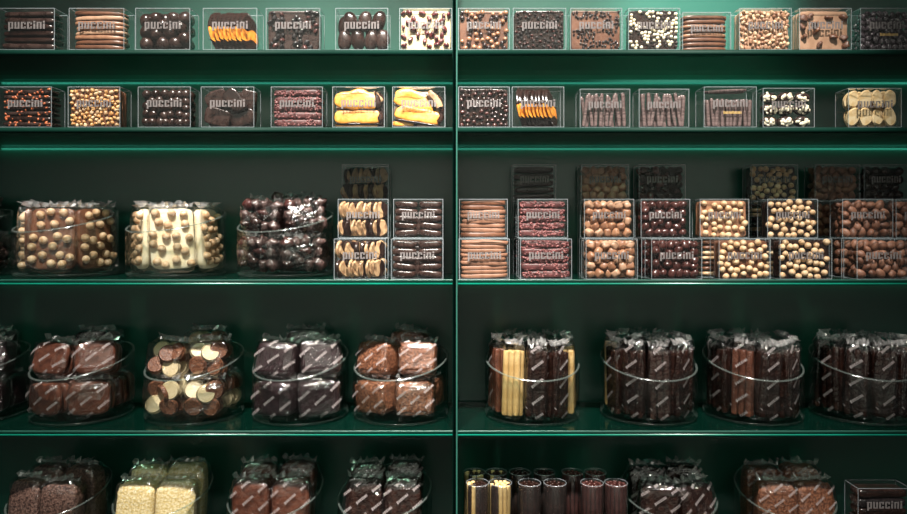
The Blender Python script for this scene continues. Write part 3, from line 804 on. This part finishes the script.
def bag_parts(style, w, h, d, var):
    """list of (part name, mesh, matrix, label) for one kind of bag, built about its centre"""
    q = random.Random(hash((style, var)) if False else sum(map(ord, style)) * 31 + var)
    out = []
    cw, ch, cd = w * .46, h * .455, d * .44
    pr, fin, e = None, .0115, .5
    if style in ('hazel_milk', 'hazel_white'):
        base = 'milk' if style == 'hazel_milk' else 'whitebag'
        out.append(('slab', MB().add(*superq(cw, cd * .5, ch, .3, .3, 24, 16, .002, 50, var)).mesh('slab', base), TM((0, cd * .3, 0)), None))
        pts = []
        for _ in range(900):
            if len(pts) >= 18: break
            x, z = q.uniform(-cw * .86, cw * .86), q.uniform(-ch * .88, ch * .88)
            if all((x - a) ** 2 + (z - b) ** 2 > .0150 ** 2 for a, b in pts): pts.append((x, z))
        for (x, z) in pts:
            out.append(('hazelnut', blob('hazelnut', .0076, .0070, .0076, 1, 1, .0004, 120, q.randrange(3)), TM((x, -cd * .42, z), (q.uniform(0, 6), q.uniform(0, 6), 0)), None))
        e = .35
    elif style == 'cluster':
        for k in range(24):
            c_, r_ = k % 4, (k // 4) % 3
            out.append(('chocolate_cluster', blob(q.choice(['clusterbrown', 'darkmatte', 'clusterbrown', 'beanred']), w * q.choice((.10, .13, .155)), d * .22, h * q.choice((.12, .15, .18)), .9, .9, .006, 130, k % 3, 16, 10),
                        TM((-w * .33 + c_ * w * .22 + q.uniform(-.004, .004), (-1 if k < 12 else 1) * d * .2, -h * .29 + r_ * h * .29 + q.uniform(-.005, .005)), (q.uniform(-.6, .6), q.uniform(-.6, .6), 0)), None))
    elif style == 'bar_milk':
        for k in range(3):
            out.append(('chocolate_bar', blob('cocoa', cw * .98, cd * .3, ch * .96, .45, .45, .0015, 60, k, 22, 14), TM((q.uniform(-.002, .002), -cd * .64 + k * cd * .64, 0), (0, q.uniform(-.06, .06), 0)), None))
        pr = (.0040, 3)
    elif style == 'coins':
        for k in range(10):
            lay, kk = divmod(k, 5)
            mt = 'white' if (k * 3 + var) % 5 in (1, 3) else 'crunchmilk'
            me = cached(('coin', mt), lambda: MB().add(*disc(.0172, .008, 26)).mesh('coin', mt))
            cx_, cz_ = [(-.46, -.45), (.34, -.50), (-.52, .42), (.12, .28), (.50, .46)][kk]
            out.append(('chocolate_coin', me, TM((cx_ * cw, -cd * .52 + lay * cd * .9 + (kk % 3) * .005, cz_ * ch), (q.uniform(-.5, .3), 0, q.uniform(-.5, .5))), 'cream white chocolate coin' if mt == 'white' else 'milk chocolate coin'))
    elif style.startswith('block_'):
        mt = {'block_dark': 'dotdark', 'block_milk': 'crunchmilk', 'block_brown': 'crunchbrown', 'block_white': 'whitecrunch', 'block_cocoa': 'cocoa', 'block_black': 'dark'}[style]
        amp = .003 if mt.startswith('crunch') or mt == 'whitecrunch' else .0008
        out.append(('chocolate_block', MB().add(*superq(cw, cd, ch, .34, .34, 48, 32, amp, 190 if amp > .001 else 60, var)).mesh('block', mt), TM(), None))
        if style in ('block_dark', 'block_milk', 'block_cocoa', 'block_black'): pr = (.0036 if style == 'block_milk' else .0042, 3)
        e = .36
    elif style.startswith('sticks_'):
        mt = {'sticks_dark': 'dark', 'sticks_cream': 'creamstick', 'sticks_brown': 'cocoa', 'sticks_bloom': 'darkmatte'}[style]
        for k in range(6):
            c_, r_ = k % 3, k // 3
            rr = w * .145
            out.append(('chocolate_stick', cached(('bstick', mt, round(w, 3), round(h, 3)), lambda: MB().add(*superq(rr, rr * 1.05, ch * .96, .15, .7, 12, 14, .0008, 60, 2)).mesh('stick', mt)),
                        TM((-w * .30 + c_ * w * .30, -d * .2 + r_ * d * .4, -h * .03 + q.uniform(-.003, .002)), (q.uniform(-.02, .02), q.uniform(-.02, .02), 0)), None))
        pr = (.0042, 4) if mt != 'creamstick' else None
        fin, e = .0125, .42
    out.append(('cellophane', pouch(w, h, d, var * 7 + len(style), e, fin), TM(), 'crinkled clear cellophane'))
    if pr:
        pmh = print_mesh(w, h, d, var, e, pr[0], pr[1] if h < .1 else pr[1] + 3)
        if pmh: out.append(('print', pmh, TM(), 'diagonal pale printed lettering'))
    return out


def bag(style, w, h, d, var, loc, rot, label, group):
    ps = cached(('bag', style, w, h, d, var), lambda: bag_parts(style, w, h, d, var))
    o = thing('chocolate_bag', label, 'bag', loc, rot, group)
    for nm, me, mt, lb in ps: part(nm, me, o, mt @ TM() if True else None, lb)
    return o


BAGNAME = {'hazel_milk': 'bag of milk hazelnut bark', 'hazel_white': 'bag of white hazelnut bark', 'cluster': 'clear bag of dark nut clusters', 'bar_milk': 'printed clear bag of milk bars',
           'coins': 'clear bag of milk and white coins', 'block_dark': 'printed bag of speckled dark chocolate', 'block_milk': 'printed bag of crunchy milk block', 'block_brown': 'clear bag of crunchy brown block',
           'block_white': 'clear bag of crunchy white block', 'block_cocoa': 'printed bag of cocoa-brown block', 'block_black': 'printed bag of black chocolate', 'sticks_dark': 'printed bag of dark chocolate sticks',
           'sticks_cream': 'clear bag of cream chocolate sticks', 'sticks_brown': 'printed bag of brown chocolate sticks', 'sticks_bloom': 'printed bag of dull dark sticks'}

# (x, y, z of the bag centre above the bowl floor), rotation, position words
RING5 = [((0, -.058, .0605), (-.05, 0, 0), 'at the front'), ((-.060, -.020, .0605), (-.04, 0, R(-68)), 'at the left side'), ((.060, -.020, .0605), (-.04, 0, R(68)), 'at the right side'),
         ((-.028, .030, .0625), (0, 0, R(-8)), 'back left'), ((.034, .034, .0625), (0, 0, R(10)), 'back right')]
PILE = [((-.037, -.033, .033), (0, 0, R(-12)), 'lower front left'), ((.038, -.033, .033), (0, 0, R(12)), 'lower front right'), ((-.034, .038, .033), (0, 0, R(8)), 'lower back left'), ((.036, .036, .033), (0, 0, R(-10)), 'lower back right'),
        ((-.036, -.022, .100), (-.22, .05, R(-9)), 'upper front left'), ((.040, -.018, .102), (-.25, -.06, R(11)), 'upper front right'), ((.002, .045, .112), (-.1, .03, R(3)), 'upper back')]
DEEP4 = [((-.034, -.036, .066), (-.10, 0, R(-5)), 'front left'), ((.036, -.036, .066), (-.10, 0, R(5)), 'front right'), ((-.034, .022, .076), (-.04, 0, R(4)), 'back left'), ((.036, .024, .079), (-.04, 0, R(-4)), 'back right')]


def fill_bowl(c, ref, tmpl, styles, w, h, d, rz=0.0, jit=.05, seed=0):
    q = random.Random(seed)
    rm = Matrix.Rotation(rz, 3, 'Z')
    for k, (p, r_, pos) in enumerate(tmpl):
        st = styles[k % len(styles)]
        if st is None: continue
        v = rm @ Vector(p)
        bag(st, w, h, d, q.randrange(3), c + v, (r_[0] + q.uniform(-jit, jit), r_[1] + q.uniform(-jit, jit), r_[2] + rz + q.uniform(-jit, jit)),
            '%s, %s in %s' % (BAGNAME[st], pos, ref), 'bags in ' + ref)


def stick_ring(c, ref, styles, seed):
    q = random.Random(seed); n = len(styles)
    for k, st in enumerate(styles):
        a = R(-90) + 2 * math.pi * k / n
        rr = .0685
        bag(st, .040, .134, .027, q.randrange(3), c + Vector((rr * math.cos(a), rr * math.sin(a), .066 + q.uniform(0, .004))), (q.uniform(-.04, .04), q.uniform(-.05, .05), a + R(90) + q.uniform(-.1, .1)),
            '%s, %s round from front of %s' % (BAGNAME[st], ORD[k], ref), 'bags in ' + ref)
    for k in range(3):
        a = R(60) + 2 * math.pi * k / 3
        bag('sticks_dark', .036, .134, .027, q.randrange(3), c + Vector((.024 * math.cos(a), .024 * math.sin(a), .067)), (0, 0, a + R(90)), '%s, in the middle of %s' % (BAGNAME['sticks_dark'], ref), 'middle bags in ' + ref)


LT, RT = R(-24), R(8)
# third shelf
ref = 'far-left cut-off bowl, third shelf'
c = bowl(-42, 3, 'slant-rimmed glass bowl cut off at the far left of the third shelf', LT); fill_bowl(c, ref, PILE, ['cluster'], .078, .062, .064, seed=1)
ref = 'the milk hazelnut bowl, third shelf'
c = bowl(67, 3, 'slant-rimmed glass bowl of milk hazelnut bark bags on the third shelf', LT); fill_bowl(c, ref, RING5, ['hazel_milk'], .086, .122, .030, R(6), seed=2)
ref = 'the white hazelnut bowl, third shelf'
c = bowl(177, 3, 'slant-rimmed glass bowl of white hazelnut bark bags on the third shelf', LT); fill_bowl(c, ref, RING5, ['hazel_white'], .082, .120, .030, R(14), seed=3)
ref = 'the dark cluster bowl, third shelf'
c = bowl(286, 3, 'slant-rimmed glass bowl of dark cluster bags beside the box stacks', LT); fill_bowl(c, ref, PILE, ['cluster'], .078, .062, .064, seed=4)
# fourth shelf
ref = 'far-left cut-off bowl, fourth shelf'
c = bowl(-24, 4, 'slant-rimmed glass bowl cut off at the far left of the fourth shelf', LT); fill_bowl(c, ref, PILE, ['block_dark'], .078, .066, .064, seed=5)
ref = 'the milk bar bowl, fourth shelf'
c = bowl(83, 4, 'slant-rimmed glass bowl of wrapped milk bars on the fourth shelf', LT); fill_bowl(c, ref, PILE, ['bar_milk', 'bar_milk', 'bar_milk', 'bar_milk', 'bar_milk', 'bar_milk', 'block_black'], .078, .066, .060, R(-4), seed=6)
ref = 'the coin bowl, fourth shelf'
c = bowl(195, 4, 'slant-rimmed glass bowl of milk and white coin bags, fourth shelf', LT); fill_bowl(c, ref, PILE, ['coins'], .080, .068, .062, R(-8), seed=7)
ref = 'the speckled dark bowl, fourth shelf'
c = bowl(301, 4, 'slant-rimmed glass bowl of speckled dark chocolate bags, fourth shelf', LT); fill_bowl(c, ref, PILE, ['block_dark'], .080, .068, .062, R(2), seed=8)
ref = 'the crunchy milk bowl, fourth shelf'
c = bowl(401, 4, 'slant-rimmed glass bowl of crunchy milk blocks next to the divider, fourth shelf', LT); fill_bowl(c, ref, PILE, ['block_milk'], .074, .064, .060, R(-14), jit=.12, seed=9)
ref = 'the cream stick bowl'
c = bowl(532, 4, 'slant-rimmed glass bowl of cream and dark sticks right of the divider', RT)
stick_ring(c, ref, ['sticks_dark', 'sticks_dark', 'sticks_cream', 'sticks_dark', 'sticks_brown', 'sticks_dark', 'sticks_dark', 'sticks_brown', 'sticks_brown', 'sticks_cream'][::1], 11)
ref = 'the second stick bowl'
c = bowl(648, 4, 'slant-rimmed glass bowl of dark sticks, second right of the divider', RT)
stick_ring(c, ref, ['sticks_bloom', 'sticks_dark', 'sticks_dark', 'sticks_dark', 'sticks_dark', 'sticks_dark', 'sticks_dark', 'sticks_cream', 'sticks_dark', 'sticks_dark'], 12)
ref = 'the third stick bowl'
c = bowl(752, 4, 'slant-rimmed glass bowl of brown-dark sticks, third right of the divider', RT)
stick_ring(c, ref, ['sticks_dark', 'sticks_dark', 'sticks_dark', 'sticks_dark', 'sticks_bloom', 'sticks_dark', 'sticks_dark', 'sticks_dark', 'sticks_dark', 'sticks_brown'], 13)
ref = 'the fourth stick bowl'
c = bowl(861, 4, 'slant-rimmed glass bowl of dark sticks at the right picture edge', RT)
stick_ring(c, ref, ['sticks_dark', 'sticks_dark', 'sticks_brown', 'sticks_dark', 'sticks_dark', 'sticks_dark', 'sticks_dark', 'sticks_dark', 'sticks_dark', 'sticks_dark'], 14)
# lowest shelf
ref = 'the crunchy brown bowl, lowest shelf left'
c = bowl(60, 5, 'slant-rimmed glass bowl of crunchy brown bags, leftmost on the lowest shelf', LT); fill_bowl(c, ref, DEEP4, ['block_brown'], .074, .128, .044, R(-10), .08, seed=21)
ref = 'the crunchy white bowl, lowest shelf'
c = bowl(164, 5, 'slant-rimmed glass bowl of crunchy white bags on the lowest shelf', LT); fill_bowl(c, ref, DEEP4, ['block_white'], .076, .126, .044, R(3), .03, seed=22)
ref = 'the cocoa-brown bowl, lowest shelf'
c = bowl(276, 5, 'slant-rimmed glass bowl of printed cocoa-brown bags on the lowest shelf', LT); fill_bowl(c, ref, DEEP4, ['block_cocoa'], .074, .134, .044, R(2), .05, seed=23)
ref = 'the bowl left of divider, lowest shelf'
c = bowl(385, 5, 'slant-rimmed glass bowl of printed black bags left of the divider, lowest shelf', LT); fill_bowl(c, ref, DEEP4, ['block_black'], .074, .134, .044, 0, .06, seed=24)
ref = 'the bowl beside the stick tubes, lowest shelf'
c = bowl(668, 5, 'slant-rimmed glass bowl of crumpled black bags beside the stick tubes', RT); fill_bowl(c, ref, DEEP4, ['block_black'], .074, .122, .044, R(4), .1, seed=25)
ref = 'the crunchy milk bowl, lowest shelf right'
c = bowl(784, 5, 'slant-rimmed glass bowl of crunchy milk bags, rightmost on the lowest shelf', RT); fill_bowl(c, ref, DEEP4, ['block_milk'], .076, .124, .044, 0, .06, seed=26)

# ------------------------------------------------------------------ clear tubes of sticks on the lowest shelf
TR, THT = .0205, .146


def tube_mesh():
    n = 28; mb = MB()
    prof = [(0, 0), (TR, 0), (TR, THT), (TR - .0006, THT + .0006), (TR - .001, THT), (TR - .001, .001)]
    V = [(r * math.cos(2 * math.pi * i / n), r * math.sin(2 * math.pi * i / n), z) for r, z in prof for i in range(n)]
    Fc = [(j * n + i, j * n + (i + 1) % n, (j + 1) * n + (i + 1) % n, (j + 1) * n + i) for j in range(len(prof) - 1) for i in range(n)]
    mb.add(V, Fc); mb.m = [1 if i // n in (2, 3) else 0 for i in range(len(Fc))]
    return mb.mesh('tube', ['tube', 'acryledge'])


TN = ['cream and dark marbled', 'dark', 'reddish dark']
for gi, (pxs, mt) in enumerate((((477.5, 500.5), 'zebra'), ((529.5, 555), 'dark'), ((592, 616), 'beanred'))):
    for row, (yc, hh) in enumerate(((.030, 0), (.084, .004))):
        for si, px in enumerate(pxs):
            x = wx(px, .03) * 1.0 - (0 if row == 0 else (.004, .012, .026)[gi])
            lb = 'clear tube of %s sticks, %s %s of its four, lowest shelf' % (TN[gi], ('front', 'back')[row], ('left', 'right')[si])
            o = thing('stick_tube', lb, 'tube', (x, yc, SH[5] + .0004), (0, 0, gi + si + row), 'clear tubes of chocolate sticks')
            part('tube', cached('tube', tube_mesh), o, None, 'clear plastic sleeve')
            me = cached(('tstick', mt), lambda: MB().add(*superq(.0036, .0036, THT / 2 * .97, .12, .8, 10, 16, .0005, 60, 1)).mesh('stick', mt))
            q = random.Random(px + row)
            for k in range(12):
                a = 2 * math.pi * k / 12
                if mt == 'zebra': zk = int(q.random() < .5); me = cached(('tz', zk), lambda: MB().add(*superq(.0036, .0036, THT / 2 * .97, .12, .8, 10, 16, .0005, 60, 1)).mesh('stick', ('creamstick', 'dark')[zk]))
                part('chocolate_stick', me, o, TM((.0155 * math.cos(a), .0155 * math.sin(a), THT / 2 * .97 + .0014 + q.uniform(0, .001)), (0, q.uniform(-.012, .012), q.uniform(0, 3))))
            for k in range(5):
                a = 2 * math.pi * k / 5
                part('chocolate_stick', me, o, TM((.0072 * math.cos(a), .0072 * math.sin(a), THT / 2 * .97 + .0014)))

# ------------------------------------------------------------------ light: ceiling spots in front of the shelves, dim shop around
def spot(loc, to, w, deg, blend=.6, rad=.03, col=(1, .93, .84)):
    L = bpy.data.lights.new('ceiling_spot', 'SPOT'); L.energy = w; L.spot_size = R(deg); L.spot_blend = blend; L.shadow_soft_size = rad; L.color = col
    o = bpy.data.objects.new('ceiling_spot', L); COL.objects.link(o); o.location = loc
    o.rotation_euler = (Vector(to) - Vector(loc)).to_track_quat('-Z', 'Y').to_euler()


spot((-.42, -1.15, 3.2), (-.38, 0, 1.30), 560, 33)
spot((.28, -1.15, 3.2), (.27, 0, 1.46), 520, 31)
spot((-.05, -1.2, 3.2), (0, 0, 1.50), 230, 34)
spot((.50, -.30, 2.75), (.50, .2, 1.82), 330, 25, 1.0, .03, (.92, 1, .96))


def area(loc, to, sx, sy, w, col):
    L = bpy.data.lights.new('added_lamp', 'AREA'); L.shape = 'RECTANGLE'; L.size = sx; L.size_y = sy; L.energy = w; L.color = col
    o = bpy.data.objects.new('added_lamp', L); COL.objects.link(o); o.location = loc
    o.rotation_euler = (Vector(to) - Vector(loc)).to_track_quat('-Z', 'Y').to_euler()


for k in (1, 2, 3, 4):          # added slim lamps, none seen, for the green glow under each shelf back
    area((.02, .196, SH[k] - TH - .003), (.02, .206, SH[k] - TH - .012), 1.9, .004, .06, (.10, 1, .68))
# unseen shop wall behind the visitor; its lamps are added for reflections and fill
struct('wall_front', MB().box(-3.2, 3.2, -3.7, -3.6, 0, 3.4).mesh('wall', 'plaster', False))
for x in (-1.6, 0, 1.6): area((x, -2.7, 3.35), (x, -3.6, 1.6), 1.0, .25, 22, (1, .95, .88))
w = bpy.data.worlds.new('shop'); SC.world = w; w.use_nodes = True
bg = w.node_tree.nodes['Background']; bg.inputs['Color'].default_value = (.85, .9, .88, 1); bg.inputs['Strength'].default_value = .05

# ------------------------------------------------------------------ camera
cd = bpy.data.cameras.new('camera'); cam = bpy.data.objects.new('camera', cd); COL.objects.link(cam)
cam.location = (0, -D0, CZ); cam.rotation_euler = (R(90), 0, 0)
cd.sensor_width = 36; cd.lens = 36 * F / 907
cd.shift_x = -(VX - 453.5) / 907; cd.shift_y = -(257 - VY) / 907
cd.clip_start = .02
SC.camera = cam
SC.view_settings.view_transform = 'Standard'; SC.view_settings.look = 'None'
SC.view_settings.exposure = 0; SC.view_settings.gamma = 1; SC.view_settings.use_curve_mapping = False
SC.cycles.transparent_max_bounces = 48; SC.cycles.max_bounces = 12
SC.cycles.use_denoising = True

for o_ in SC.objects:
    if o_.parent is None and o_.get('category') and not o_.get('kind'): o_['kind'] = 'thing'
